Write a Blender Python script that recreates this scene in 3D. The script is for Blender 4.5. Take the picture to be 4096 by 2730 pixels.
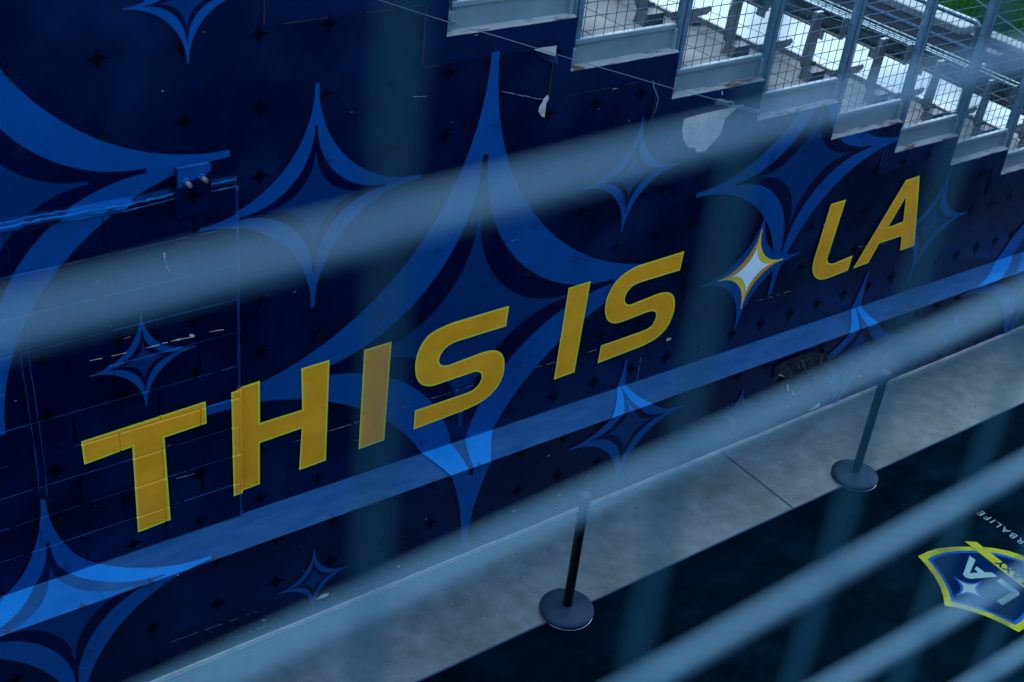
import bpy, bmesh, math, random
from mathutils import Vector, Matrix, noise
from mathutils.geometry import tessellate_polygon
random.seed(7)
SC = bpy.context.scene
for o in list(bpy.data.objects): bpy.data.objects.remove(o)
COL = SC.collection

# ---------------------------------------------------------------- camera, sky, sun, exposure
cam_d = bpy.data.cameras.new('camera'); cam = bpy.data.objects.new('camera', cam_d); COL.objects.link(cam)
RX = (0.8050892, -0.5846933, 0.0998254)      # camera axes given in the world
RY = (-0.2489820, -0.4858751, -0.8378146)
RZ = (0.5383672, 0.6496608, -0.5367509)
RX = (0.8050892, -0.5846933, 0.0998254)
M = Matrix(((RX[0], -RY[0], -RZ[0], 0.0), (RX[1], -RY[1], -RZ[1], 0.0), (RX[2], -RY[2], -RZ[2], 6.0), (0, 0, 0, 1)))
cam.matrix_world = M
cam_d.sensor_width = 36.0; cam_d.lens = 46.29
cam_d.clip_start = 0.02; cam_d.clip_end = 600
cam_d.dof.use_dof = True; cam_d.dof.focus_distance = 8.0; cam_d.dof.aperture_fstop = 3.6
SC.camera = cam

SUN_EL, SUN_ROT = math.radians(62), math.radians(20)
w = bpy.data.worlds.new('World'); SC.world = w; w.use_nodes = True
nt = w.node_tree; nt.nodes.clear()
sky = nt.nodes.new('ShaderNodeTexSky'); sky.sky_type = 'NISHITA'; sky.sun_disc = False
sky.sun_elevation = SUN_EL; sky.sun_rotation = SUN_ROT; sky.air_density = 1.0; sky.dust_density = 0.4; sky.ozone_density = 1.0
bg = nt.nodes.new('ShaderNodeBackground'); bg.inputs['Strength'].default_value = 0.15
ow = nt.nodes.new('ShaderNodeOutputWorld')
nt.links.new(sky.outputs[0], bg.inputs[0]); nt.links.new(bg.outputs[0], ow.inputs[0])
sl = bpy.data.lights.new('sun', 'SUN'); sl.energy = 1.1; sl.angle = math.radians(40); sl.color = (0.98, 0.97, 0.86)
so = bpy.data.objects.new('sun', sl); COL.objects.link(so)
sd = Vector((math.sin(SUN_ROT) * math.cos(SUN_EL), math.cos(SUN_ROT) * math.cos(SUN_EL), math.sin(SUN_EL)))
so.rotation_euler = sd.to_track_quat('Z', 'Y').to_euler(); so.location = (5, 5, 30)
SC.view_settings.view_transform = 'Standard'; SC.view_settings.look = 'None'
SC.view_settings.exposure = 2.40; SC.view_settings.gamma = 1.0; SC.view_settings.use_curve_mapping = False

# ---------------------------------------------------------------- materials
def mat(name, col, rough=0.5, metal=0.0, spec=0.5, var=0.0, vscale=4.0, bump=0.0, bscale=60.0, col2=None, c2scale=3.0, c2lo=.5, c2hi=.6, alpha=None, stretch=(1, 1, 1), coat=0.0, speck=None, tint=None):
    m = bpy.data.materials.new(name); m.use_nodes = True
    t = m.node_tree; N = t.nodes; Lk = t.links
    b = N['Principled BSDF']
    b.inputs['Roughness'].default_value = rough; b.inputs['Metallic'].default_value = metal
    b.inputs['Specular IOR Level'].default_value = spec
    if tint: b.inputs['Specular Tint'].default_value = (*tint, 1)
    b.inputs['Coat Weight'].default_value = coat; b.inputs['Coat Roughness'].default_value = .25
    b.inputs['Base Color'].default_value = (*col, 1)
    tc = N.new('ShaderNodeTexCoord'); mp = N.new('ShaderNodeMapping'); mp.inputs['Scale'].default_value = stretch
    Lk.new(tc.outputs['Object'], mp.inputs[0])
    src = None
    if col2 is not None:
        n2 = N.new('ShaderNodeTexNoise'); n2.inputs['Scale'].default_value = c2scale; n2.inputs['Detail'].default_value = 7; n2.inputs['Roughness'].default_value = .65
        Lk.new(mp.outputs[0], n2.inputs['Vector'])
        mr = N.new('ShaderNodeMapRange'); mr.inputs[1].default_value = c2lo; mr.inputs[2].default_value = c2hi
        Lk.new(n2.outputs['Fac'], mr.inputs[0])
        mx = N.new('ShaderNodeMix'); mx.data_type = 'RGBA'; mx.inputs[6].default_value = (*col, 1); mx.inputs[7].default_value = (*col2, 1)
        Lk.new(mr.outputs[0], mx.inputs[0]); src = mx.outputs[2]
    if var > 0:
        n1 = N.new('ShaderNodeTexNoise'); n1.inputs['Scale'].default_value = vscale; n1.inputs['Detail'].default_value = 8; n1.inputs['Roughness'].default_value = .6
        Lk.new(mp.outputs[0], n1.inputs['Vector'])
        mr = N.new('ShaderNodeMapRange'); mr.inputs[1].default_value = .3; mr.inputs[2].default_value = .7
        mr.inputs[3].default_value = 1 - var; mr.inputs[4].default_value = 1 + var
        Lk.new(n1.outputs['Fac'], mr.inputs[0])
        mu = N.new('ShaderNodeMix'); mu.data_type = 'RGBA'; mu.blend_type = 'MULTIPLY'; mu.inputs[0].default_value = 1
        if src: Lk.new(src, mu.inputs[6])
        else: mu.inputs[6].default_value = (*col, 1)
        Lk.new(mr.outputs[0], mu.inputs[7]); src = mu.outputs[2]
        r2 = N.new('ShaderNodeMapRange'); r2.inputs[1].default_value = .35; r2.inputs[2].default_value = .65
        r2.inputs[3].default_value = rough * .85; r2.inputs[4].default_value = min(1, rough * 1.2)
        Lk.new(n1.outputs['Fac'], r2.inputs[0]); Lk.new(r2.outputs[0], b.inputs['Roughness'])
    if speck:
        sc_, th, sc_col = speck
        n4 = N.new('ShaderNodeTexNoise'); n4.inputs['Scale'].default_value = sc_; n4.inputs['Detail'].default_value = 3
        Lk.new(mp.outputs[0], n4.inputs['Vector'])
        mr = N.new('ShaderNodeMapRange'); mr.inputs[1].default_value = th; mr.inputs[2].default_value = th + .03
        Lk.new(n4.outputs['Fac'], mr.inputs[0])
        mx = N.new('ShaderNodeMix'); mx.data_type = 'RGBA'
        if src: Lk.new(src, mx.inputs[6])
        else: mx.inputs[6].default_value = (*col, 1)
        mx.inputs[7].default_value = (*sc_col, 1); Lk.new(mr.outputs[0], mx.inputs[0]); src = mx.outputs[2]
    if src: Lk.new(src, b.inputs['Base Color'])
    if bump > 0:
        n3 = N.new('ShaderNodeTexNoise'); n3.inputs['Scale'].default_value = bscale; n3.inputs['Detail'].default_value = 6
        Lk.new(mp.outputs[0], n3.inputs['Vector'])
        bp = N.new('ShaderNodeBump'); bp.inputs['Strength'].default_value = bump; bp.inputs['Distance'].default_value = .01
        Lk.new(n3.outputs['Fac'], bp.inputs['Height']); Lk.new(bp.outputs[0], b.inputs['Normal'])
    if alpha is not None: b.inputs['Alpha'].default_value = alpha
    return m
PS = dict(rough=.33, spec=.5, coat=.0, tint=(.04, .32, .95))
MAT = {
 'navy': mat('navy_paint', (.0002, .0018, .020), var=.35, vscale=2.2, bump=.10, bscale=30, col2=(.0002, .0062, .030), c2scale=1.1, c2lo=.45, c2hi=.65, **PS),
 'blue': mat('star_blue_paint', (.0003, .054, .205), var=.10, vscale=3, bump=.08, bscale=30, **PS),
 'lblue': mat('ledge_blue_paint', (.0004, .19, .47), var=.08, vscale=6, rough=.5),  # this and the next three: paler mural paints for the ledge top
 'lgap': mat('ledge_navy_paint', (.004, .070, .180), var=.16, vscale=4, rough=.5, stretch=(1,4,1), col2=(.010,.088,.19), c2scale=2.5, c2lo=.45, c2hi=.7),
 'lcore': mat('ledge_core_paint', (.0006, .135, .35), var=.1, vscale=6, rough=.5),
 'lblack': mat('ledge_dark_star_paint', (.05, .075, .12), alpha=.55, rough=.5),
 'gap': mat('star_gap_paint', (.0003, .0012, .022), var=.2, vscale=3, bump=.08, bscale=30, **PS),
 'core': mat('star_core_paint', (.0003, .023, .105), var=.12, vscale=3, bump=.08, bscale=30, **PS),
 'black': mat('dark_star_paint', (.0004, .0012, .0028), alpha=.92, rough=.5, spec=.12, tint=(.04, .32, .95)),
 'faint': mat('faint_star_paint', (.012, .022, .05), alpha=.22, **PS),
 'gold': mat('gold_paint', (.72, .325, .010), var=.12, vscale=4, bump=.12, bscale=45, rough=.5, spec=.2),
 'lime': mat('yellow_green_paint', (.66, .62, .035), var=.06, vscale=5, bump=.08, bscale=40, rough=.5, spec=.2),
 'yellow': mat('bright_yellow_paint', (.70, .52, .045), var=.05, rough=.5, spec=.2),
 'ochre': mat('ochre_paint', (.55, .25, .02), var=.05, rough=.5, spec=.2),
 'white': mat('white_paint', (.66, .82, .84), var=.03, rough=.5, spec=.2),
 'concrete': mat('pavement_concrete', (.098, .134, .134), rough=.8, spec=.12, var=.22, vscale=7.0, bump=.5, bscale=110, col2=(.070, .094, .085), c2scale=1.5, c2lo=.42, c2hi=.68, speck=(38, .68, (.14, .175, .15))),
 'conc_light': mat('bare_concrete', (.36, .37, .33), rough=.85, var=.22, vscale=8, bump=.4, bscale=40, col2=(.30, .29, .27), c2scale=9, c2lo=.5, c2hi=.65),
 'cap': mat('rusty_cap', (.25, .27, .24), rough=.85, var=.2, vscale=14, bump=.5, bscale=60, col2=(.10, .035, .015), c2scale=5, c2lo=.50, c2hi=.60, stretch=(1, 3, 2)),
 'plate': mat('grey_steel_paint', (.115, .175, .20), rough=.45, spec=.5, var=.10, vscale=5, bump=.08, bscale=20),
 'galv': mat('galvanised_steel', (.065, .14, .20), rough=.45, metal=.25, var=.25, vscale=25),
 'galv_dark': mat('dark_galvanised_steel', (.05, .07, .09), rough=.4, metal=.5, var=.2, vscale=20),
 'wire': mat('wire_steel', (.03, .075, .12), rough=.35, metal=.6, var=.2, vscale=30),
 'deck': mat('deck_concrete', (.036, .056, .064), rough=.75, var=.16, vscale=5, bump=.3, bscale=70, col2=(.033, .052, .06), c2scale=4),
 'seat': mat('white_bench_aluminium', (.15, .215, .225), rough=.4, spec=.6, var=.03, vscale=3),
 'fascia': mat('bench_fascia', (.14, .165, .165), rough=.45, metal=.2, var=.1, vscale=6),
 'post': mat('bench_post_steel', (.11, .14, .15), rough=.45, metal=.3, var=.1, vscale=8),
 'plank': mat('backrest_green', (.012, .03, .032), rough=.4, var=.2, vscale=6),
 'ridge': mat('bright_aluminium_ridge', (.055, .11, .12), rough=.45, metal=.2, var=.3, vscale=40),
 'hilite_crack': mat('highlight_crack_paint', (.0008, .10, .27), var=.4, vscale=25, rough=.4, tint=(.1, .5, 1)),  # pale blue for painted-in highlights and for the wall cracks
 'panel': mat('panel_paint', (.0003, .0052, .033), var=.25, vscale=3, bump=.1, bscale=25, **PS),
 'scuff': mat('scuffed_bare_patch', (.008, .013, .024), rough=.9, spec=.1, var=.5, vscale=30, col2=(.035,.040,.036), c2scale=18, c2lo=.5, c2hi=.62),
 'bracket': mat('bracket_steel', (.05, .065, .07), rough=.5, metal=.2, var=.2, vscale=10),
 'bolt': mat('bolt_steel', (.10, .12, .10), rough=.5, metal=.3, col2=(.25, .06, .03), c2scale=40, var=.1),
 'rustdark': mat('dark_rust', (.014, .009, .011), rough=.9, var=.4, vscale=30),
 'rust': mat('rust', (.06, .02, .012), rough=.9, var=.4, vscale=30, bump=.5, bscale=90),
 'parapet': mat('parapet_concrete', (.055,.065,.07), rough=.85, var=.2, vscale=3, bump=.3, bscale=50),
 'parcap': mat('parapet_cap', (.10, .135, .14), rough=.7, var=.12, vscale=4),
 'pipe': mat('pipe_steel', (.05, .095, .125), rough=.35, metal=.6, var=.15, vscale=12),
 'grass': mat('turf', (.0015, .014, .002), rough=.9, spec=.0, var=.5, vscale=1.2, bump=1.0, bscale=25, col2=(.003, .019, .002), c2scale=6, c2lo=.4, c2hi=.6),
 'chalk': mat('white_line', (.2, .26, .26), rough=.9),
 'carpet': mat('navy_carpet', (.0003, .0030, .0058), rough=.95, spec=0.0, var=.45, vscale=2.5, bump=.5, bscale=260, col2=(.0005, .0055, .0115), c2scale=3.0, c2lo=.45, c2hi=.7),
 'edge': mat('carpet_edge', (.006, .028, .075), rough=.8),
 'teal': mat('teal_line', (.02, .17, .17), rough=.6, var=.25, vscale=15),
 'blackmetal': mat('black_powder_coat', (.0008, .0025, .004), rough=.4, spec=.3, var=.25, vscale=12),
 'basemetal': mat('black_base_cover', (.008, .020, .032), rough=.5, spec=.25, tint=(.25, .6, 1), var=.25, vscale=14, speck=(60, .70, (.02, .035, .05))),
 'rim': mat('chrome_rim', (.45, .48, .5), rough=.25, metal=.9),
 'raild': mat('dark_rail_steel', (.004, .025, .042), rough=.9, spec=.05, var=.1, vscale=60),
 'rail': mat('rail_steel', (.040, .118, .178), rough=.7, spec=.2, metal=.0, var=.1, vscale=60),
 'clime': mat('crest_yellow_green', (.12, .155, .014), rough=.9, spec=0.0, var=.15, vscale=20),
 'cblue': mat('crest_blue', (.003, .035, .15), rough=.9, spec=0.0, var=.1),
 'cnavy': mat('crest_navy', (.0005, .006, .028), rough=.9, spec=0.0, var=.2),
 'cwhite': mat('crest_white', (.07, .15, .17), rough=.9, spec=0.0, var=.12, vscale=20),
 'shade_bldg': mat('shade_building_render', (.22, .23, .24), rough=.85, var=.15, vscale=1.0),
 'slab': mat('walkway_concrete', (.14, .14, .14), rough=.85, var=.2, vscale=3),
}

# ---------------------------------------------------------------- object helpers
def link(name, me_or_bm, m, parent=None, smooth=False):
    if isinstance(me_or_bm, bmesh.types.BMesh):
        me = bpy.data.meshes.new(name); me_or_bm.to_mesh(me); me_or_bm.free()
    else: me = me_or_bm
    ms = m if isinstance(m, (list, tuple)) else [m]
    if len(me.materials) == 0:
        for q in ms: me.materials.append(MAT[q])
    if smooth:
        for p in me.polygons: p.use_smooth = True
    o = bpy.data.objects.new(name, me); COL.objects.link(o)
    if parent: o.parent = parent
    return o
def tag(o, label=None, cat=None, group=None, kind=None):
    if label: o['label'] = label
    if cat: o['category'] = cat
    if group: o['group'] = group
    if kind: o['kind'] = kind
    return o
def empty(name, loc=(0, 0, 0), **k):
    o = bpy.data.objects.new(name, None); COL.objects.link(o); o.location = loc; o.empty_display_size = .1
    return tag(o, **k)
def box(bm, x0, x1, y0, y1, z0, z1, mi=0):
    vs = [bm.verts.new((x, y, z)) for x in (x0, x1) for y in (y0, y1) for z in (z0, z1)]
    for f in ((0, 1, 3, 2), (4, 6, 7, 5), (0, 4, 5, 1), (2, 3, 7, 6), (0, 2, 6, 4), (1, 5, 7, 3)):
        fc = bm.faces.new([vs[i] for i in f]); fc.material_index = mi
    return vs
def bevelled(bm, w=.004, seg=1):
    bmesh.ops.bevel(bm, geom=list(bm.edges), offset=w, segments=seg, affect='EDGES', clamp_overlap=True)
def tube(bm, pts, r, n=8, cap=True, mi=0):
    pts = [Vector(p) for p in pts]; rings = []
    up = Vector((0, 0, 1))
    for i, p in enumerate(pts):
        d = (pts[min(i + 1, len(pts) - 1)] - pts[max(i - 1, 0)]).normalized()
        u = up if abs(d.dot(up)) < .95 else Vector((1, 0, 0))
        a = d.cross(u).normalized(); b = d.cross(a).normalized()
        rr = r[i] if isinstance(r, (list, tuple)) else r
        rings.append([bm.verts.new(p + (a * math.cos(2 * math.pi * k / n) + b * math.sin(2 * math.pi * k / n)) * rr) for k in range(n)])
    for i in range(len(rings) - 1):
        for k in range(n):
            f = bm.faces.new((rings[i][k], rings[i][(k + 1) % n], rings[i + 1][(k + 1) % n], rings[i + 1][k])); f.smooth = True; f.material_index = mi
    if cap:
        for rg in (rings[0], rings[-1]):
            f = bm.faces.new(rg); f.material_index = mi
def prism(bm, pts, axis, a0, a1, mi=0):
    """pts 2D polygon, extruded along the axis: 'y' -> pts are (x,z); 'x' -> pts are (y,z); 'z' -> pts are (x,y)"""
    def P(p, a): return {'y': (p[0], a, p[1]), 'x': (a, p[0], p[1]), 'z': (p[0], p[1], a)}[axis]
    A_ = [bm.verts.new(P(p, a0)) for p in pts]; B_ = [bm.verts.new(P(p, a1)) for p in pts]
    n = len(pts)
    tri = tessellate_polygon([[Vector((p[0], p[1], 0)) for p in pts]])
    for t in tri:
        for S in (A_, B_):
            try: bm.faces.new([S[i] for i in t]).material_index = mi
            except ValueError: pass
    for i in range(n):
        bm.faces.new((A_[i], A_[(i + 1) % n], B_[(i + 1) % n], B_[i])).material_index = mi
    bmesh.ops.recalc_face_normals(bm, faces=list(bm.faces))

# ------- traced outlines of the painted shapes, in metres on their own surfaces
LETTERS = {'T':[(1.745,1.681),(2.439,1.704),(2.441,1.553),(2.195,1.544),(2.206,0.956),(2.012,0.946),(2.013,1.547),(1.75,1.527)],'H':[(2.591,1.713),(2.774,1.721),(2.773,1.428),(3.044,1.429),(3.033,1.722),(3.217,1.725),(3.212,0.991),(3.03,0.985),(3.043,1.293),(2.772,1.284),(2.771,0.981),(2.595,0.972)],'I':[(3.448,1.723),(3.636,1.726),(3.625,0.996),(3.441,0.991)],'S':[(4.5,1.738),(4.495,1.587),(4.143,1.584),(4.082,1.579),(4.032,1.555),(4.003,1.518),(3.993,1.478),(4.005,1.448),(4.034,1.43),(4.079,1.422),(4.309,1.438),(4.382,1.435),(4.439,1.418),(4.486,1.38),(4.512,1.326),(4.521,1.25),(4.513,1.188),(4.483,1.124),(4.432,1.075),(4.37,1.044),(4.297,1.027),(4.206,1.017),(3.841,1.001),(3.841,1.15),(4.22,1.154),(4.283,1.163),(4.326,1.193),(4.344,1.233),(4.336,1.272),(4.311,1.296),(4.269,1.304),(4.037,1.299),(3.967,1.297),(3.922,1.309),(3.877,1.336),(3.844,1.38),(3.825,1.434),(3.818,1.506),(3.826,1.572),(3.851,1.637),(3.893,1.688),(3.942,1.712),(4.017,1.728),(4.077,1.735)],'I2':[(4.979,1.742),(5.163,1.745),(5.141,1.028),(4.964,1.023)],'S2':[(5.993,1.769),(5.987,1.618),(5.615,1.616),(5.55,1.603),(5.513,1.567),(5.5,1.524),(5.509,1.489),(5.535,1.465),(5.573,1.455),(5.811,1.475),(5.877,1.469),(5.931,1.45),(5.968,1.418),(5.997,1.365),(6.008,1.29),(5.998,1.224),(5.977,1.166),(5.941,1.124),(5.887,1.09),(5.819,1.07),(5.733,1.057),(5.346,1.038),(5.351,1.184),(5.717,1.192),(5.771,1.198),(5.811,1.213),(5.831,1.252),(5.837,1.294),(5.821,1.322),(5.791,1.338),(5.74,1.344),(5.55,1.331),(5.476,1.331),(5.426,1.343),(5.383,1.372),(5.35,1.421),(5.333,1.481),(5.332,1.551),(5.349,1.615),(5.382,1.67),(5.435,1.715),(5.502,1.743),(5.582,1.759)],'L':[(7.477,1.81),(7.645,1.813),(7.608,1.355),(7.604,1.315),(7.621,1.279),(7.659,1.254),(7.712,1.246),(7.918,1.264),(7.908,1.128),(7.682,1.117),(7.598,1.125),(7.527,1.157),(7.476,1.212),(7.448,1.276),(7.444,1.349)],'A':[(8.339,1.834),(8.505,1.839),(8.721,1.158),(8.539,1.154),(8.5,1.301),(8.222,1.297),(8.147,1.136),(7.97,1.132)],'Ahole':[(8.403,1.675),(8.465,1.442),(8.28,1.431)]}
PATCH = [(5.755,2.791),(5.892,2.798),(6.298,2.802),(6.223,2.779),(6.135,2.728),(6.135,2.687),(6.116,2.615),(6.055,2.559),(6.002,2.519),(5.932,2.522),(5.902,2.561),(5.841,2.575),(5.779,2.647),(5.754,2.72)]
HOLE = [(4.466,3.426),(4.507,3.432),(4.628,3.429),(4.629,3.363),(4.571,3.385)]
FLAP = [(4.459,3.421),(4.519,3.403),(4.625,3.36),(4.625,3.332),(4.576,3.353),(4.513,3.386)]
STRIP = [(4.607,3.137),(4.618,3.11),(4.602,3.083),(4.603,3.032),(4.602,2.996),(4.579,3.007),(4.551,3.041),(4.553,3.07),(4.572,3.095),(4.58,3.119)]
CABLE = [(3.412,5.47,3.84),(3.881,5.47,3.659),(4.196,5.47,3.545),(4.749,5.47,3.337),(5.599,5.47,3.027),(6.006,5.47,2.888)]
BUCKLE = [(5.976,5.47,2.885),(6.087,5.47,2.859),(6.159,5.47,2.827),(6.398,5.47,2.747),(6.473,5.47,2.715)]
CHIPS = [[(5.979,1.044),(5.987,1.058),(6.013,1.056),(6.036,1.037),(6.018,1.032),(5.986,1.031),'w'],[(7.444,1.647),(7.459,1.653),(7.486,1.638),(7.47,1.626),(7.455,1.635),'w'],[(3.007,0.164),(3.048,0.191),(3.097,0.182),(3.102,0.17),(3.086,0.156),'p'],[(7.493,0.066),(7.556,0.107),(7.616,0.116),(7.631,0.07),(7.57,0.065),'p'],[(8.03,0.23),(8.061,0.244),(8.089,0.235),(8.063,0.22),'p'],[(7.183,0.216),(7.201,0.224),(7.226,0.215),(7.205,0.208),'p'],[(3.592,0.172),(3.614,0.175),(3.628,0.164),(3.611,0.16),'p'],[(4.754,0.642),(4.763,0.644),(4.771,0.633),(4.764,0.63),'p'],[(10.294,0.011),(10.305,0.032),(10.322,0.009),(10.312,-0.007),'p'],[(4.495,0.256),(4.519,0.262),(4.542,0.255),(4.52,0.253),'p'],[(4.905,0.235),(4.92,0.239),(4.931,0.235),(4.916,0.228),'p'],[(2.639,0.173),(2.652,0.176),(2.672,0.166),(2.652,0.164),'p'],[(2.357,2.165),(2.373,2.162),(2.389,2.148),(2.376,2.141),(2.36,2.153),'w'],[(2.272,2.153),(2.295,2.156),(2.327,2.149),(2.294,2.144),'w'],[(2.238,2.684),(2.246,2.682),(2.248,2.651),(2.24,2.657),'w'],[(2.119,0.789),(2.133,0.784),(2.129,0.777),(2.121,0.781),'p'],[(2.489,3.781),(2.494,3.786),(2.493,3.779),'w'],[(2.271,3.526),(2.287,3.527),(2.278,3.521),'w'],[(6.045,2.934),(6.059,2.932),(6.062,2.899),(6.054,2.913),'w']]
SCRATCH = [((2.949,1.219),(3.399,1.209),'w'),((3.399,1.209),(3.63,1.208),'w'),((3.749,1.206),(4.279,1.204),'w'),((4.781,1.183),(4.95,1.172),'w'),((5.182,1.17),(5.345,1.159),'w'),((7.955,1.334),(8.331,1.274),'w'),((6.873,1.127),(7.376,1.112),'w'),((2.203,1.244),(2.398,1.232),'w'),((2.064,0.291),(2.735,0.259),'p'),((1.824,2.162),(2.192,2.148),'c'),((2.208,2.154),(2.386,2.142),'c'),((2.425,2.152),(2.552,2.137),'c'),((2.24,2.66),(2.261,2.561),'w'),((5.754,1.038),(5.758,0.77),'w'),((4.265,3.211),(4.631,3.093),'d'),((3.578,3.282),(3.809,3.258),'w')]
SHIELD = [(6.711,3.208),(6.78,3.276),(6.836,3.348),(6.89,3.443),(6.929,3.549),(6.951,3.634),(7.059,3.631),(7.151,3.613),(7.248,3.576),(7.332,3.535),(7.462,3.454),(7.522,3.41),(7.596,3.332),(7.646,3.251)]
SHIELD_IN = [(6.785,3.209),(6.844,3.277),(6.896,3.352),(6.939,3.434),(6.965,3.503),(6.987,3.579),(7.061,3.58),(7.18,3.553),(7.271,3.518),(7.363,3.469),(7.447,3.406),(7.52,3.335),(7.591,3.227)]
SHIELD_NAVY = [(6.823,3.218),(6.876,3.282),(6.919,3.349),(6.958,3.423),(6.984,3.488),(7.008,3.552),(7.071,3.55),(7.17,3.53),(7.261,3.496),(7.351,3.445),(7.439,3.378),(7.497,3.318),(7.564,3.222)]
CA = [(7.29,3.442),(7.292,3.392),(7.135,3.318),(7.219,3.272),(7.211,3.333),(7.243,3.345),(7.243,3.272),(7.287,3.249),(7.285,3.199),(7.191,3.237),(7.084,3.287),(7.073,3.311),(7.081,3.341)]
CL = [(7.251,3.175),(7.291,3.174),(7.282,3.013),(7.263,3.002),(7.071,2.999),(7.071,3.046),(7.231,3.049)]
CSTAR = [(7.005,3.375),(7.149,3.214),(7.015,3.098),(6.856,3.208)]
CSTARY = [(7.001,3.304),(7.099,3.211),(7.0,3.111),(6.907,3.207)]
CSTARW = [(7.0,3.287),(7.076,3.208),(7.003,3.136),(6.922,3.205)]
BANNER = [(7.388,3.562),(7.465,3.509),(7.434,3.08),(7.353,3.023),(7.338,3.137)]
GAL = [(7.394,3.441),(7.388,3.348),(7.395,3.258)]

# ---------------------------------------------------------------- the measured place
YW, YP = 5.512, 5.239                 # wall face, plinth face
XS = [0.4, 1.25, 2.12, 2.99, 3.872, 4.76, 5.62, 6.457, 7.29, 8.10, 8.89, 9.68, 10.45, 11.20, 11.94]
TZ = [4.95, 4.60, 4.25, 3.91, 3.574, 3.25, 2.94, 2.65, 2.36, 2.105, 1.845, 1.60, 1.36, 1.12]
TR = [z + d for z, d in zip(TZ, [.12, .12, .12, .12, .12, .12, .11, .10, .09, .06, .04, .03, .02, .02])]
def zl_w(x): return .815 - .0165 * (x - 1.2)          # ledge line on the wall
def zl_p(x): return .790 - .0098 * (x - 1.2)          # ledge line on the plinth
def dep(x): return .27 - .0125 * (x - 1.5)            # unrolled depth of the ledge
SZ = .79
XJ, ZB = 2.645, 2.955                                   # right edge and top of the block panel
CZ = [2.955, 2.735, 2.51, 2.30, 2.095, 1.875, 1.66, 1.465, 1.265, 1.055, .80]
def joint_dip(x, z):
    dz = min(abs(z - c) for c in CZ[1:-1])
    d = max(0, 1 - dz / .008)
    k = next((i for i in range(len(CZ) - 1) if CZ[i] >= z >= CZ[i + 1]), None)
    if k is not None:
        x0 = 1.49 if k % 2 == 0 else 1.72
        m = (x - x0) % .46; m = min(m, .46 - m)
        d = max(d, 1 - m / .008)
    return min(1, max(0, d)) * .007
def lip(x): return 2.985 + .028 * noise.noise(Vector((x * 3.1, 0, 0))) + .05 * max(0, (1.72 - x)) ** .8
def off(x, z):
    """how far the painted surface stands in front of the plane YW"""
    if x > XJ + .012: return 0.0
    s = min(1, max(0, (XJ + .012 - x) / .012))
    if z <= ZB + .001: return s * (.018 - joint_dip(x, z))
    t = (z - lip(x)) / .030
    t = min(1, max(0, t)); t = t * t * (3 - 2 * t)
    g_ = math.exp(-((z - lip(x) + .008) / (.016 if z > lip(x) - .008 else .026)) ** 2) * min(1, max(.22, (2.35 - x) / .3))
    rough = 1 + .6 * noise.noise(Vector((x * 12, z * 16, 3))) + .35 * noise.noise(Vector((x * 28, z * 24, 8)))
    return s * (.018 * (1 - t) + .020 * g_ * rough)

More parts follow.
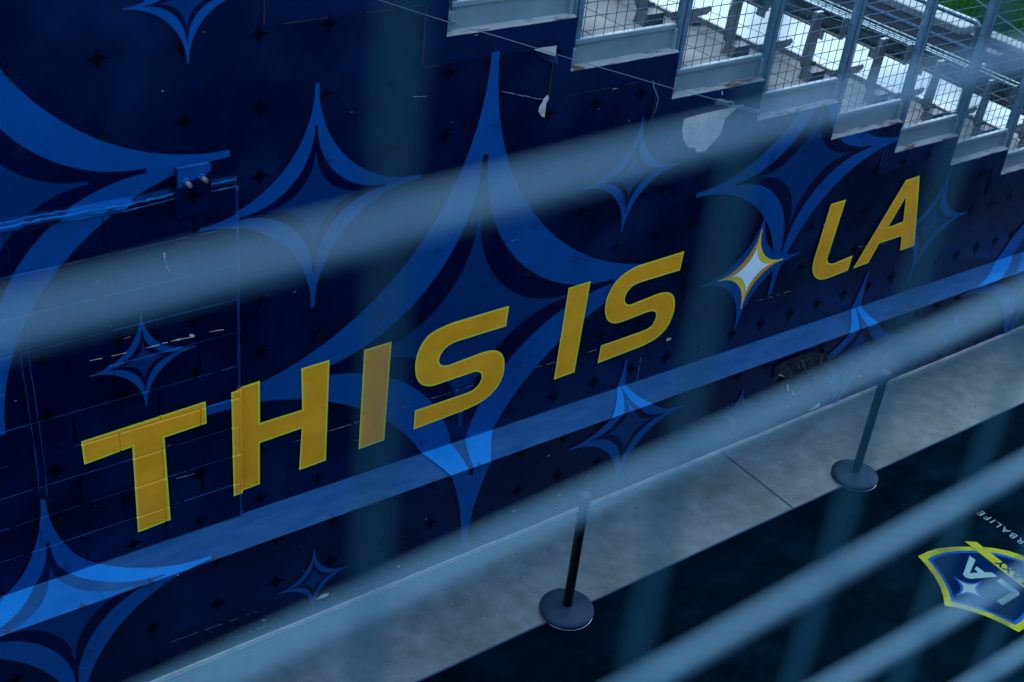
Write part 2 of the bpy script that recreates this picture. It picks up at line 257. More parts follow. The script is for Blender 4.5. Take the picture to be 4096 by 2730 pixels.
LAY = {'small': .0070, 'outer': .0080, 'gap': .0090, 'core': .0100, 'faint': .0110, 'top': .0120, 'top2': .0130, 'top3': .0140, 'top4': .0150}
def stair_z(x):
    for k in range(len(XS) - 1):
        if XS[k] <= x < XS[k + 1]: return TZ[k]
    return 99 if x < XS[0] else TZ[-1] - .24
def art(name, poly, m, layer, parent, wrap=True, label=None, holes=None, stair=True):
    """poly in (x, s): s is height on the wall and runs on over the ledge and down the plinth"""
    e = LAY[layer]
    bm = bmesh.new()
    loops = [poly] + (holes or [])
    flat = [p for L_ in loops for p in L_]
    vs = [bm.verts.new((p[0], p[1], 0)) for p in flat]
    for t in tessellate_polygon([[Vector((p[0], p[1], 0)) for p in L_] for L_ in loops]):
        try: bm.faces.new([vs[i] for i in t])
        except ValueError: pass
    x0 = min(p[0] for p in flat); x1 = max(p[0] for p in flat); s0 = min(p[1] for p in flat); s1 = max(p[1] for p in flat)
    def cut(co, no, clear=False):
        bmesh.ops.bisect_plane(bm, geom=list(bm.verts) + list(bm.edges) + list(bm.faces), dist=1e-6, plane_co=co, plane_no=no, clear_outer=clear)
    cx = (x0 + x1) / 2; d = dep(cx)
    if s0 < SZ < s1: cut((0, SZ, 0), (0, 1, 0))
    if s0 < SZ - d < s1: cut((0, SZ - d, 0), (0, 1, 0))
    if s0 < -d + .012: cut((0, -d + .012, 0), (0, -1, 0), True)
    if x0 < XJ + .02 and s1 > .8:
        for xx in (XJ, XJ + .012):
            if x0 < xx < x1: cut((xx, 0, 0), (1, 0, 0))
        if s0 < 3.08:
            for c_ in CZ[1:-1]:
                for q in (-.008, 0, .008):
                    if s0 < c_ + q < s1: cut((0, c_ + q, 0), (0, 1, 0))
            if s0 < ZB < s1: cut((0, ZB, 0), (0, 1, 0))
            for q in range(12):
                c_ = ZB + .01 + q * .012
                if s0 < c_ < s1: cut((0, c_, 0), (0, 1, 0))
            xx = 1.49 - .46 * 3
            while xx < XJ:
                for q in (-.008, 0, .008, .222, .23, .238):
                    if x0 < xx + q < x1: cut((xx + q, 0, 0), (1, 0, 0))
                xx += .46
            if s1 > ZB:
                xx = .6
                while xx < XJ:
                    if x0 < xx < x1: cut((xx, 0, 0), (1, 0, 0))
                    xx += .0295
    if stair:
        hit = any(x0 < b and x1 > a and s1 > z for a, b, z in zip(XS, XS[1:], TZ))
        if hit:
            for q in XS:
                if x0 < q < x1: cut((q, 0, 0), (1, 0, 0))
            for q in TZ:
                if s0 < q < s1: cut((0, q, 0), (0, 1, 0))
            kill = [f for f in bm.faces if f.calc_center_median().y > stair_z(f.calc_center_median().x)]
            bmesh.ops.delete(bm, geom=kill, context='FACES')
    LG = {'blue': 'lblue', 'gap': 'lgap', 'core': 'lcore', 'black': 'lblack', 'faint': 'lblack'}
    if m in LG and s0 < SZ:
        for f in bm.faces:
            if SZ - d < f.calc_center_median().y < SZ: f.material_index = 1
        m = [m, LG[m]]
    for v in bm.verts:
        x, s = v.co.x, v.co.y
        if s >= SZ - 1e-5:
            z = s if s > SZ + .12 else zl_w(x) + e + (s - SZ) * (SZ + .12 - zl_w(x) - e) / .12
            v.co = (x, YW - off(x, max(z, .81)) - e, z)
        elif s >= SZ - d - 1e-5:
            t = (SZ - s) / d; yw = YW - off(x, .82) - e
            v.co = (x - .033 * max(0, x - 1.5) * t * .9, yw + (YP - e - yw) * t, zl_w(x) + (zl_p(x) - zl_w(x)) * t + e)
        else:
            z = zl_p(x) + e - (SZ - d - s) * (zl_p(x) + e) / SZ
            v.co = (x - .033 * max(0, x - 1.5) * .9, YP - e, z)
    bmesh.ops.recalc_face_normals(bm, faces=list(bm.faces))
    me = bpy.data.meshes.new(name); bm.to_mesh(me); bm.free()
    o = link(name, me, m, parent)
    if label: o['label'] = label
    return o
def star_pts(cx, cz, r, rz=None, n=10, blunt=.985, shx=0.0, shz=.02):
    rz = rz or r; P = []
    for q, (sx, sz) in enumerate(((1, 1), (1, -1), (-1, -1), (-1, 1))):
        th = [math.pi / 2 * i / n for i in range(n + 1)]
        if q % 2 == 1: th = th[::-1]
        for t in th:
            P.append((sx * r * (1 - blunt * math.cos(t)), sz * rz * (1 - blunt * math.sin(t))))
    return [(cx + x + shx * z, cz + z + shz * x) for x, z in P]

# ---------------------------------------------------------------- wall
steps = []
for k in range(len(TZ)):
    steps += [(XS[k], TZ[k]), (XS[k + 1], TZ[k])]
prof = [(-4.0, 5.3), (XS[0], 5.3)] + steps + [(XS[-1], .88), (17.0, .88), (17.0, 0.0), (-4.0, 0.0)]
wall = empty('mural_wall', (5, YW, 0), label='tall navy painted wall with blue star mural and gold THIS IS LA lettering, stepped along its top', cat='wall')
def wobj(name, bm, m, **k):
    o = link(name, bm, m, wall, **k); o.matrix_parent_inverse = Matrix.Translation((-5, -YW, 0)); return o
bm = bmesh.new(); prism(bm, prof, 'y', YW, YW + .055); wobj('wall_panel', bm, 'navy')
# left panel of painted blocks
k0 = 0
bme = bmesh.new(); box(bme, -.6, XJ - .002, YW - .009, YW - .0005, .70, ZB - .001); wobj('block_bed', bme, 'navy')
for k in range(len(CZ) - 1):
    x = (1.49 if k % 2 == 0 else 1.72) - .46 * 4
    while x < XJ:
        xa, xb = x + .005, min(x + .455, XJ)
        if xb - xa > .05:
            bm = bmesh.new(); vs = box(bm, xa, xb, YW - .018, YW - .008, CZ[k + 1] + .005, CZ[k] - (.005 if k else 0))
            bmesh.ops.bevel(bm, geom=[e for e in bm.edges if all(abs(v.co.y - (YW - .018)) < 1e-5 for v in e.verts)], offset=.006, segments=2, affect='EDGES')
            wobj('block', bm, 'navy')
        x += .46
bm = bmesh.new(); nx, nz = 110, 14; g = []
for i in range(nx + 1):
    x = -.6 + (XJ + .012 + .6) * i / nx
    g.append([bm.verts.new((x, YW - off(x, ZB + .0011 + j * .012) - .0008, ZB + j * .012)) for j in range(nz + 1)])
for i in range(nx):
    for j in range(nz): bm.faces.new((g[i][j], g[i + 1][j], g[i + 1][j + 1], g[i][j + 1])).smooth = True
wobj('mortar_fillet', bm, 'navy')
# corner bead where the block panel ends
for za, zb, mm in ((.80, .972, 'core'), (.973, 1.713, 'gold'), (1.714, 2.716, 'core'), (2.717, 2.792, 'blue'), (2.793, 2.96, 'core')):
    n_ = max(3, int((zb - za) / .04)); pts = []
    for i in range(n_ + 1):
        z = za + (zb - za) * i / n_; pts.append((XJ + .003 * noise.noise(Vector((0, 0, z * 6))), YW - .018 + .003 * noise.noise(Vector((5, 0, z * 9))), z))
    bm = bmesh.new(); tube(bm, pts, [(.012 if mm == 'gold' else .0075) + .006 * noise.noise(Vector((9, 0, p[2] * 14))) for p in pts], 6); wobj('corner_bead', bm, mm)
# pale strips on mortar lip and joint edges, sky highlight put into their colour
random.seed(4)
def pale_tube(pts, rad, nm='lip_highlight'):
    bm = bmesh.new(); tube(bm, pts, rad, 6); wobj(nm, bm, 'hilite_crack')
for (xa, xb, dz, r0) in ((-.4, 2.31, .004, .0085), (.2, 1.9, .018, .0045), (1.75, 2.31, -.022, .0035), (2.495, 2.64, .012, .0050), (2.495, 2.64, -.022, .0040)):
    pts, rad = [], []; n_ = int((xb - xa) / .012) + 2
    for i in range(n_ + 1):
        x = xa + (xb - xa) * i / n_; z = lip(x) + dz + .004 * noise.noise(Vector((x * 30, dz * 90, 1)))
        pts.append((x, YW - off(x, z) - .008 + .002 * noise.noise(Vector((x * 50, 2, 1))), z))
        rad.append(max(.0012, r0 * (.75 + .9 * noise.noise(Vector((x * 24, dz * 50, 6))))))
    pale_tube(pts, rad)
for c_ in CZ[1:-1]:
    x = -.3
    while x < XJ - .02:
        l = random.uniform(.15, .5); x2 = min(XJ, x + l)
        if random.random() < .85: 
            r0 = random.uniform(.0004, .0014); pale_tube([(x + (x2 - x) * i / 6, YW - .0185, c_ - .0065 + .002 * noise.noise(Vector(((x + i * .1) * 5, c_, 0)))) for i in range(7)], [r0 * (.6 + .8 * random.random()) for i in range(7)], 'joint_highlight')
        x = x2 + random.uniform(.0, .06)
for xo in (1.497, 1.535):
    pale_tube([(xo + .030 * (2.8 - z) * .35 + .008 * noise.noise(Vector((z * 5, xo, 0))), YW - .0205, z) for z in [2.86 - .06 * i for i in range(26)]], [random.uniform(.0004, .0015) for i in range(26)], 'wall_crack')

# plinth with its ledge
def pstrip(x): return [(YP, 0.0), (YP, zl_p(x)), (YW, zl_w(x)), (YW, 0.0)]
bm = bmesh.new(); rings = [[bm.verts.new((-4 + .3 * i, *p)) for p in pstrip(-4 + .3 * i)] for i in range(71)]
for A_, B_ in zip(rings, rings[1:]):
    for i in range(4):
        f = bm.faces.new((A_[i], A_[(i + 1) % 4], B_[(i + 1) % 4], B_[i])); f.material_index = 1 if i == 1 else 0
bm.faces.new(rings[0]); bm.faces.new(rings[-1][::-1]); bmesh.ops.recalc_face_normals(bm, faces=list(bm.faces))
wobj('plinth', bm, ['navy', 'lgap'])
bm = bmesh.new()
for i in range(90):
    xa = -2 + i * .2; q = .030 + .006 * noise.noise(Vector((xa * 3, 2, 0)))
    box(bm, xa, xa + .2, YP - .014, YP - .001, .0, q)
wobj('plinth_foot', bm, 'conc_light')
# stepped cover panel just under the stair line
def low(k): return (XS[k] - .14, TZ[k] - .15)
cov = [(2.81, 3.767), (3.73, 3.767), (3.733, 3.424), (4.622, 3.426), (4.618, 3.103), (5.47, 3.105), (5.48, 2.797), (6.31, 2.803), (6.33, 2.50), (7.13, 2.502), (7.16, 2.212), (7.95, 2.235), (7.965, 1.955), (8.75, 1.965), (8.76, 1.70), (9.54, 1.71), (9.55, 1.45), (10.3, 1.46), (10.32, 1.22), (11.06, 1.22), (11.08, .98), (11.9, .98)]
top = [(x, z - .001) for x, z in [(XS[k + a], TZ[k]) for k in range(3, len(TZ)) for a in (0, 1)]]
poly = cov + top[::-1] + [(2.99, 4.2), (2.81, 4.2)]
bm = bmesh.new(); prism(bm, poly, 'y', YW - .005, YW - .0006); wobj('cover_panel', bm, 'panel')
bm = bmesh.new()
for (x, za, zb) in ((4.622, 3.10, 3.42), (5.478, 2.80, 3.10), (7.157, 2.215, 2.49), (7.962, 1.96, 2.23), (3.731, 3.43, 3.76), (2.808, 3.775, 4.1), (8.757, 1.71, 1.96)):
    n_ = 6
    for i in range(n_):
        z0 = za + (zb - za) * i / n_; z1 = za + (zb - za) * (i + 1) / n_; wdt = .004 + .004 * random.random()
        box(bm, x - wdt, x + .001, YW - .0062, YW - .0052, z0, z1 - .004)
for (xa, xb, z) in ((3.74, 4.60, 3.425), (4.63, 5.45, 3.104), (7.17, 7.93, 2.224), (2.83, 3.7, 3.769), (5.5, 5.74, 2.799)):
    x = xa
    while x < xb:
        l = .05 + .12 * random.random(); x2 = min(xb, x + l)
        if random.random() < .7: box(bm, x, x2, YW - .0062, YW - .0052, z - .002 - .003 * random.random(), z)
        x = x2 + .01
wobj('rust_streaks', bm, 'rustdark')

# caps and grey steel stringer along the stair
for k in range(2, len(TZ)):
    bm = bmesh.new(); n_ = 14; a, b = XS[k] + .002, XS[k + 1] - .001; r1 = []; 
    for i in range(n_ + 1):
        x = a + (b - a) * i / n_; q = .004 * noise.noise(Vector((x * 9, k, 0)))
        r1.append([bm.verts.new((x, YW - .004 + q, TZ[k] - .012 + q)), bm.verts.new((x, YW + .002 + q, TZ[k] + .005)), bm.verts.new((x, YW + .058, TZ[k] + .012))])
    for i in range(n_):
        for j in range(2): bm.faces.new((r1[i][j], r1[i + 1][j], r1[i + 1][j + 1], r1[i][j + 1]))
    wobj('wall_cap', bm, 'cap')

# ---------------------------------------------------------------- mural
def place(o): o.matrix_parent_inverse = Matrix.Translation((-5, -YW, 0)); return o
def mural_star(cx, cz, r, shx=0.0, label=None, n=14):
    holder = art('painted_star', star_pts(cx, cz, r, n=n, shx=shx), 'blue', 'outer', wall, label=label); place(holder)
    for nm, f, m, l in (('star_gap', .655, 'gap', 'gap'), ('star_core', .43, 'core', 'core')):
        a = art(nm, star_pts(cx, cz, r * f, n=n, shx=shx), m, l, None)
        a.parent = holder; a.matrix_parent_inverse = Matrix.Identity(4)
    return holder
mural_star(3.10, 2.772, .662, label='blue painted star left of the tallest star')
mural_star(2.413, 3.937, .30, label='blue painted star cut by the top of the picture')
mural_star(2.106, 2.07, .288, label='small blue painted star above the letter T')
mural_star(4.205, 1.665, 1.785, n=26, label='tallest blue painted star, behind the word THIS')
mural_star(5.386, 2.462, .403, .036, label='blue painted star right of the tallest star, under the peeled patch')
mural_star(7.08, 2.21, 1.07, .06, n=22, label='large blue painted star behind the letter L')
mural_star(8.86, 1.32, .49, .14, label='blue painted star behind the letter A')
mural_star(1.36, 3.115, 1.256, n=22, label='large blue painted star cut by the left edge')
mural_star(1.519, .532, .85, n=22, label='large blue painted star folded over the ledge at lower left')
mural_star(5.60, .43, .545, .05, label='blue painted star folded over the ledge under the word IS')
mural_star(8.10, .35, .70, .14, label='blue painted star folded over the ledge under the letter L')
mural_star(3.04, .085, .25, label='small blue star on the plinth under the letter H')
mural_star(6.78, .185, .215, .05, label='small blue star on the plinth beside the torn paint')
mural_star(9.45, .20, .22, .1, label='small blue star low on the plinth under the letter A')
mural_star(10.55, .62, 1.08, .14, n=22, label='large blue painted star cut by the right edge')
mural_star(10.4, 2.0, .3, .1)
# little dark stars in a grid
LX = [.80, 1.20, 1.595, 1.987, 2.389, 2.781, 3.163, 3.550, 3.916, 4.270, 4.632, 4.995, 5.350, 5.690, 6.027, 6.360, 6.69, 7.01, 7.33, 7.64, 7.95, 8.25, 8.55, 8.84, 9.13, 9.41, 9.69, 9.96, 10.2]
LZ = [4.10, 3.723, 3.347, 2.973, 2.60, 2.245, 1.902, 1.555, 1.21, .86, .52, .18, -.13]
for i, x in enumerate(LX):
    for j, z in enumerate(LZ):
        zz = z + .017 * (x - 2.4) * (1 if z > .9 else .4)
        if zz > stair_z(x) + .03 or (x > 9.8 and zz > 1.4): continue
        if abs(zz - SZ) < .05: zz -= .06
        P = star_pts(x, zz, .054, .050, n=4, blunt=.96, shx=.03 * max(0, x - 4) / 4)
        place(art('dark_star', P, 'black', 'small', wall))
        for (cx, cz, r) in ((3.10, 2.772, .656), (4.205, 1.665, 1.785), (7.08, 2.21, 1.07), (1.36, 3.115, 1.256), (1.519, .532, .85), (5.386, 2.46, .4), (8.1, .35, .7), (8.86, 1.32, .49)):
            u, v = abs(x - cx) / r, abs(zz - cz) / r
            if u < 1 and v < 1 and (1 - u) ** 2 + (1 - v) ** 2 > .80:
                place(art('faint_star', P, 'faint', 'faint', wall)); break

def inset(P, d):
    n = len(P); A2 = sum(P[i][0] * P[(i + 1) % n][1] - P[(i + 1) % n][0] * P[i][1] for i in range(n)); s = 1 if A2 > 0 else -1
    out = []
    for i in range(n):
        a, b, c = Vector(P[i - 1]), Vector(P[i]), Vector(P[(i + 1) % n])
        e1 = (b - a).normalized(); e2 = (c - b).normalized()
        n1 = Vector((-e1.y, e1.x)) * s; n2 = Vector((-e2.y, e2.x)) * s
        m = (n1 + n2); L_ = m.length
        if L_ < 1e-6: out.append(tuple(b)); continue
        m /= L_; k = d / max(.35, m.dot(n1)); q = b + m * k; out.append((q.x, q.y))
    return out
def smooth_curve(P, corner=28, sub=3):
    """round the traced bends, keep the true corners"""
    n = len(P); V = [Vector(p) for p in P]; sharp = []
    for i in range(n):
        a = (V[i] - V[i - 1]); b = (V[(i + 1) % n] - V[i]); ang = math.degrees(a.angle(b)); sharp.append(ang > corner)
    out = []
    for i in range(n):
        p0, p1, p2, p3 = V[i - 1], V[i], V[(i + 1) % n], V[(i + 2) % n]
        out.append(tuple(p1)); L_ = (p2 - p1).length
        if L_ > .14 and (sharp[i] or sharp[(i + 1) % n] or L_ > .18): continue
        t1 = (p2 - p0) * .5 if not sharp[i] else (p2 - p1); t2 = (p3 - p1) * .5 if not sharp[(i + 1) % n] else (p2 - p1)
        if t1.length > 0: t1 = t1.normalized() * min(t1.length, L_)
        if t2.length > 0: t2 = t2.normalized() * min(t2.length, L_)
        for s_ in range(1, sub):
            t = s_ / sub; h = (2*t**3-3*t**2+1) * p1 + (t**3-2*t**2+t) * t1 + (-2*t**3+3*t**2) * p2 + (t**3-t**2) * t2
            out.append(tuple(h))
    return out
names = {'T': 'gold letter T', 'H': 'gold letter H', 'I': 'gold letter I of THIS', 'S': 'gold letter S of THIS', 'I2': 'gold letter I of IS', 'S2': 'gold letter S of IS', 'L': 'gold letter L', 'A': 'gold letter A'}
for k, P in LETTERS.items():
    if k == 'Ahole': continue
    if k in ('S', 'S2', 'L'): P = smooth_curve(P)
    hs = [LETTERS['Ahole']] if k == 'A' else None
    o = place(art('letter', P, 'lime', 'top', wall, label=names[k], holes=hs, stair=False))
    hi = [inset(LETTERS['Ahole'], -.011)] if k == 'A' else None
    f = art('letter_fill', inset(P, .0125), 'gold', 'top2', None, holes=hi, stair=False); f.parent = o
# glint star between IS and LA
def tips(T, B, L, Rr, m, lay, parent, nm, quads=None, blunt=.985, n=12):
    cx = (L[0] + Rr[0]) / 2; cz = (L[1] + Rr[1]) / 2; cx2 = (T[0] + B[0]) / 2
    C = Vector(((cx + cx2) / 2, (cz + (T[1] + B[1]) / 2) / 2)); out = []
    prs = [(T, Rr), (Rr, B), (B, L), (L, T)]
    for qi, (a, b) in enumerate(prs):
        if quads is not None and qi not in quads: continue
        va, vb = Vector(a) - C, Vector(b) - C; arc = []
        for i in range(n + 1):
            t = math.pi / 2 * i / n; arc.append(tuple(C + va * (1 - blunt * math.sin(t)) + vb * (1 - blunt * math.cos(t))))
        if quads is None: out += arc
        else:
            o = art(nm, [tuple(C)] + arc, m, lay, parent, stair=False); place(o) if parent == wall else None
    if quads is None:
        o = art(nm, out, m, lay, parent, stair=False)
        if parent == wall: place(o)
        return o
gs = tips((6.766, 1.891), (6.705, .931), (6.228, 1.42), (7.244, 1.449), 'blue', 'top', wall, 'glint_star'); gs['label'] = 'blue, yellow and white star between IS and LA'
tips((6.758, 1.765), (6.72, 1.102), (6.406, 1.422), (7.069, 1.44), 'yellow', 'top2', gs, 'glint_yellow')
tips((6.758, 1.765), (6.72, 1.102), (6.406, 1.422), (7.069, 1.44), 'ochre', 'top3', gs, 'glint_ochre', quads=(1, 3))
tips((6.749, 1.649), (6.725, 1.21), (6.514, 1.425), (6.965, 1.435), 'white', 'top4', gs, 'glint_white', blunt=1.0)

# wear: bare patch, missing corner, torn paint, chips and scratches
place(art('bare_patch', PATCH, 'conc_light', 'top', wall, label='large peeled patch of bare concrete', stair=False))
place(art('bare_corner', HOLE, 'conc_light', 'top', wall, label='bare concrete corner under the third step', stair=False))
place(art('bare_strip', STRIP, 'conc_light', 'top', wall, label='torn pale strip below the bare corner', stair=False))
bm = bmesh.new()
fa = [(4.45, 3.425, .012), (4.54, 3.392, .03), (4.628, 3.372, .035)]; fb = [(4.50, 3.385, .02), (4.565, 3.355, .05), (4.626, 3.333, .045)]
r = [[bm.verts.new((x, YW - d_, z)) for x, z, d_ in q] for q in (fa, fb)]
for i in range(2): bm.faces.new((r[0][i], r[0][i + 1], r[1][i + 1], r[1][i])).smooth = True
wobj('paint_flap', bm, 'navy')
bm = bmesh.new(); tube(bm, [(5.425, YW - .01, 3.10), (5.432, YW - .02, 3.06), (5.455, YW - .025, 3.02), (5.478, YW - .03, 2.98), (5.475, YW - .03, 2.92), (5.462, YW - .02, 2.85)], [.007, .005, .004, .003, .003, .002], 6); wobj('peeled_strip', bm, 'galv')
bm = bmesh.new(); tube(bm, [(5.436, YW - .02, 3.03), (5.44, YW - .03, 2.95), (5.442, YW - .02, 2.86), (5.45, YW - .012, 2.80)], .004, 6); wobj('peeled_strip', bm, 'navy')
def chip_mesh(P, where, z_e=.0165):
    bm = bmesh.new(); Yb = YW if where == 'w' else YP
    vs = [bm.verts.new((x, Yb - (off(x, z) if where == 'w' else 0) - z_e, z)) for x, z in P]
    bm.faces.new(vs); bmesh.ops.recalc_face_normals(bm, faces=list(bm.faces)); return bm
bm = bmesh.new()
def add_quad(a, b, wd, where):
    Yb = YW if where != 'p' else YP
    a, b = Vector(a), Vector(b); d = (b - a).normalized(); nn = Vector((-d.y, d.x)); L_ = (b - a).length; t = 0
    while t < L_:
        l = .01 + .05 * random.random(); t2 = min(L_, t + l)
        if random.random() < .72:
            ww = wd * (.4 + random.random()); p = a + d * t; q = a + d * t2; j = nn * (random.random() - .5) * .004
            pts = [p + nn * ww + j, p - nn * ww * .5 + j, q - nn * ww + j, q + nn * ww * .6 + j]
            bm.faces.new([bm.verts.new((v.x, Yb - (off(v.x, v.y) if where != 'p' else 0) - .0166, v.y)) for v in pts])
        t = t2
for a, b, w_ in SCRATCH:
    add_quad(a, b, .0014 if w_ != 'c' else .0028, w_)
random.seed(11)
for i in range(90):                                        # scattered nicks
    x = random.uniform(1.3, 9.5); z = random.uniform(.95, min(3.4, stair_z(x) - .1)) if random.random() < .6 else random.uniform(.05, .68)
    l = random.uniform(.006, .05) if random.random() < .3 else random.uniform(.003, .010)
    add_quad((x, z), (x + l, z + random.uniform(-.3, .3) * l + .001), random.uniform(.0008, .0022), 'w' if z > .8 else 'p')
for i in range(26):
    x = random.uniform(2.2, 9.3); z = .11 + .02 * random.random(); add_quad((x, z), (x + random.uniform(.02, .16), z + .004), .0012, 'p')
o = wobj('paint_scratches', bm, 'conc_light'); o['kind'] = 'stuff'
for C_ in CHIPS:
    wobj('paint_chip', chip_mesh(C_[:-1], C_[-1]), 'conc_light')
# torn dark patch with hanging shreds on the plinth
random.seed(8); P = []
for i in range(40):
    a = 2 * math.pi * i / 40; r_ = 1 + .28 * noise.noise(Vector((math.cos(a) * 2.5, math.sin(a) * 2.5, 4))) + .12 * random.uniform(-1, 1)
    P.append((7.30 + .34 * math.cos(a) * r_, min(.700, .545 + .165 * math.sin(a) * r_ - .10 * math.cos(a))))
wobj('torn_patch', chip_mesh(P, 'p', .0158), 'scuff')
bm = bmesh.new(); random.seed(5)
for i in range(34):
    x = 6.98 + .66 * random.random(); z = .66 - .32 * random.random() ** 1.3 - .12 * abs(x - 7.25); l = .03 + .08 * random.random(); a = random.uniform(-1.1, -.4)
    w_ = .006 + .012 * random.random(); dx, dz = math.cos(a) * l, math.sin(a) * l
    v = [bm.verts.new((x, YP - .016, z)), bm.verts.new((x + w_, YP - .019 - .02 * random.random(), z + w_ * .5)), bm.verts.new((x + dx + w_, YP - .018 - .03 * random.random(), z + dz)), bm.verts.new((x + dx * .8, YP - .016, z + dz))]
    bm.faces.new(v).material_index = 1 if random.random() < .15 else 0
o = wobj('torn_paint', bm, ['bracket', 'conc_light']); o['kind'] = 'stuff'

# bolted plate
pl = empty('bolted_plate', (2.40, YW - .03, 2.87), label='blue painted steel plate with two rusty bolts on the wall, upper left', cat='plate')
def pobj(name, bm, m, par=pl):
    o = link(name, bm, m, par)
    if par == pl: o.matrix_parent_inverse = Matrix.Translation((-2.40, -(YW - .03), -2.87))
    return o
bm = bmesh.new(); box(bm, 2.312, 2.492, YW - .062, YW - .0301, 2.868, 3.131); bevelled(bm, .004); pobj('plate', bm, 'navy')
bm = bmesh.new(); vs = [bm.verts.new((x, YW - .0636, z)) for x, z in ((2.316, 3.127), (2.316, 3.030), (2.36, 3.046), (2.42, 3.072), (2.488, 3.093), (2.488, 3.127))]; bm.faces.new(vs); pobj('painted_corner', bm, 'blue')
bm = bmesh.new(); vs = [bm.verts.new((x, y, z)) for x, y, z in ((2.318, YW - .060, 3.1325), (2.486, YW - .060, 3.1325), (2.486, YW - .034, 3.1325), (2.318, YW - .034, 3.1325))]; bm.faces.new(vs[::-1]); pobj('top_highlight', bm, 'hilite_crack')  # top face in pale blue, its highlight put into the colour
for bx, bz in ((2.357, 3.063), (2.440, 3.072)):
    bm = bmesh.new(); tube(bm, [(bx, YW - .062, bz), (bx, YW - .082, bz)], .019, 6); b_ = pobj('bolt', bm, 'blue')
    bm = bmesh.new(); tube(bm, [(bx, YW - .082, bz), (bx, YW - .118, bz)], .011, 8); pobj('bolt_thread', bm, 'bolt', b_)
P = star_pts(2.39, 2.973, .05, .052, n=4, blunt=.96)
bm = bmesh.new(); bm.faces.new([bm.verts.new((x, YW - .0636, z)) for x, z in P]); bmesh.ops.triangulate(bm, faces=list(bm.faces)); pobj('dark_star', bm, 'black')

# ---------------------------------------------------------------- ground
bm = bmesh.new(); box(bm, -60, 90, -30, 120, -.6, -.03); tag(link('ground', bm, 'concrete'), kind='structure')
pave = tag(bpy.data.objects.new('pavement', None), kind='structure'); COL.objects.link(pave)
xs = [-8.2, -3.3, 1.62, 6.548, 11.45, 16.4]
for a, b in zip(xs, xs[1:]):
    bm = bmesh.new(); box(bm, a + .004, b - .004, 3.95, YP - .0005, -.03, 0.0); 
    bmesh.ops.bevel(bm, geom=[e for e in bm.edges if all(v.co.z > -.001 for v in e.verts)], offset=.006, segments=2, affect='EDGES')
    link('paving_slab', bm, 'concrete', pave)
bm = bmesh.new(); box(bm, -8.2, 16.4, -6.0, 3.945, -.03, -.001); link('paving_slab', bm, 'concrete', pave)
bm = bmesh.new(); x = -4.0
while x < 16:
    w0 = .009 + .003 * noise.noise(Vector((x * 2, 0, 0))); l = .3 + .5 * random.random()
    box(bm, x, x + l - .002, YP - .040 - w0, YP - .040, .0005, .0035); x += l
link('painted_line', bm, 'teal', pave)
# leaf bits and stains on the slab
random.seed(3)
bm = bmesh.new()
for i in range(60):
    x = random.uniform(2.6, 10); y = random.uniform(4.52, 5.17); a = random.uniform(0, 3.1); l = random.uniform(.004, .020); w_ = l * .35
    c, s = math.cos(a), math.sin(a)
    bm.faces.new([bm.verts.new((x + c * u - s * v, y + s * u + c * v, .002 + .004 * abs(u) / l)) for u, v in ((-l, 0), (0, w_), (l, 0), (0, -w_))])
tag(link('leaf_litter', bm, 'bracket'), 'tiny dark leaf scraps scattered over the concrete strip', 'litter', kind='stuff')

# carpet with crest and lettering
cp = empty('event_carpet', (7, 2, 0), label='dark navy carpet along the concrete strip, printed with a team crest', cat='carpet')
def cobj(name, bm, m, par=cp):
    o = link(name, bm, m, par)
    if par == cp: o.matrix_parent_inverse = Matrix.Translation((-7, -2, 0))
    return o
bm = bmesh.new(); box(bm, -3.0, 16.0, -2.0, 4.452, .0005, .008); cobj('pile', bm, 'carpet')
bm = bmesh.new(); ed = [(-3.0 + .25 * i, 4.459 + .003 * noise.noise(Vector((i * .6, 0, 0))), .007) for i in range(77)]; tube(bm, ed, .0075, 6); cobj('bound_edge', bm, 'edge')
def flat_poly(P, z):
    bm = bmesh.new(); vs = [bm.verts.new((x, y, z)) for x, y in P]
    for t in tessellate_polygon([[Vector((x, y, 0)) for x, y in P]]):
        try: bm.faces.new([vs[i] for i in t])
        except ValueError: pass
    bmesh.ops.recalc_face_normals(bm, faces=list(bm.faces))
    if sum(f.normal.z for f in bm.faces) < 0: bmesh.ops.reverse_faces(bm, faces=list(bm.faces))
    return bm
AX = 3.207
def mir(P, tipx): return P + [(tipx, AX)] + [(x, 2 * AX - y) for x, y in P[::-1]]
cr = cobj('crest', flat_poly(mir(SHIELD, 7.665), .0090), 'clime')
cobj('crest_border', flat_poly(mir(SHIELD_IN, 7.60), .0098), 'cblue', cr)
cobj('crest_field', flat_poly(mir(SHIELD_NAVY, 7.56), .0106), 'cnavy', cr)
def fstar(cx, cy, r, a, n=8):
    P = [(x - cx, y - cy) for x, y in star_pts(cx, cy, r, n=n, blunt=.97, shz=0)]
    c, s = math.cos(a), math.sin(a)
    return [(cx + c * x - s * y, cy + s * x + c * y) for x, y in P]
cobj('crest_glint', flat_poly(fstar(7.003, 3.226, .135, 0), .0112), 'cblue', cr)
cobj('crest_glint', flat_poly(fstar(7.003, 3.226, .092, 0), .0118), 'clime', cr)
cobj('crest_glint', flat_poly(fstar(7.003, 3.226, .080, 0), .0124), 'cwhite', cr)
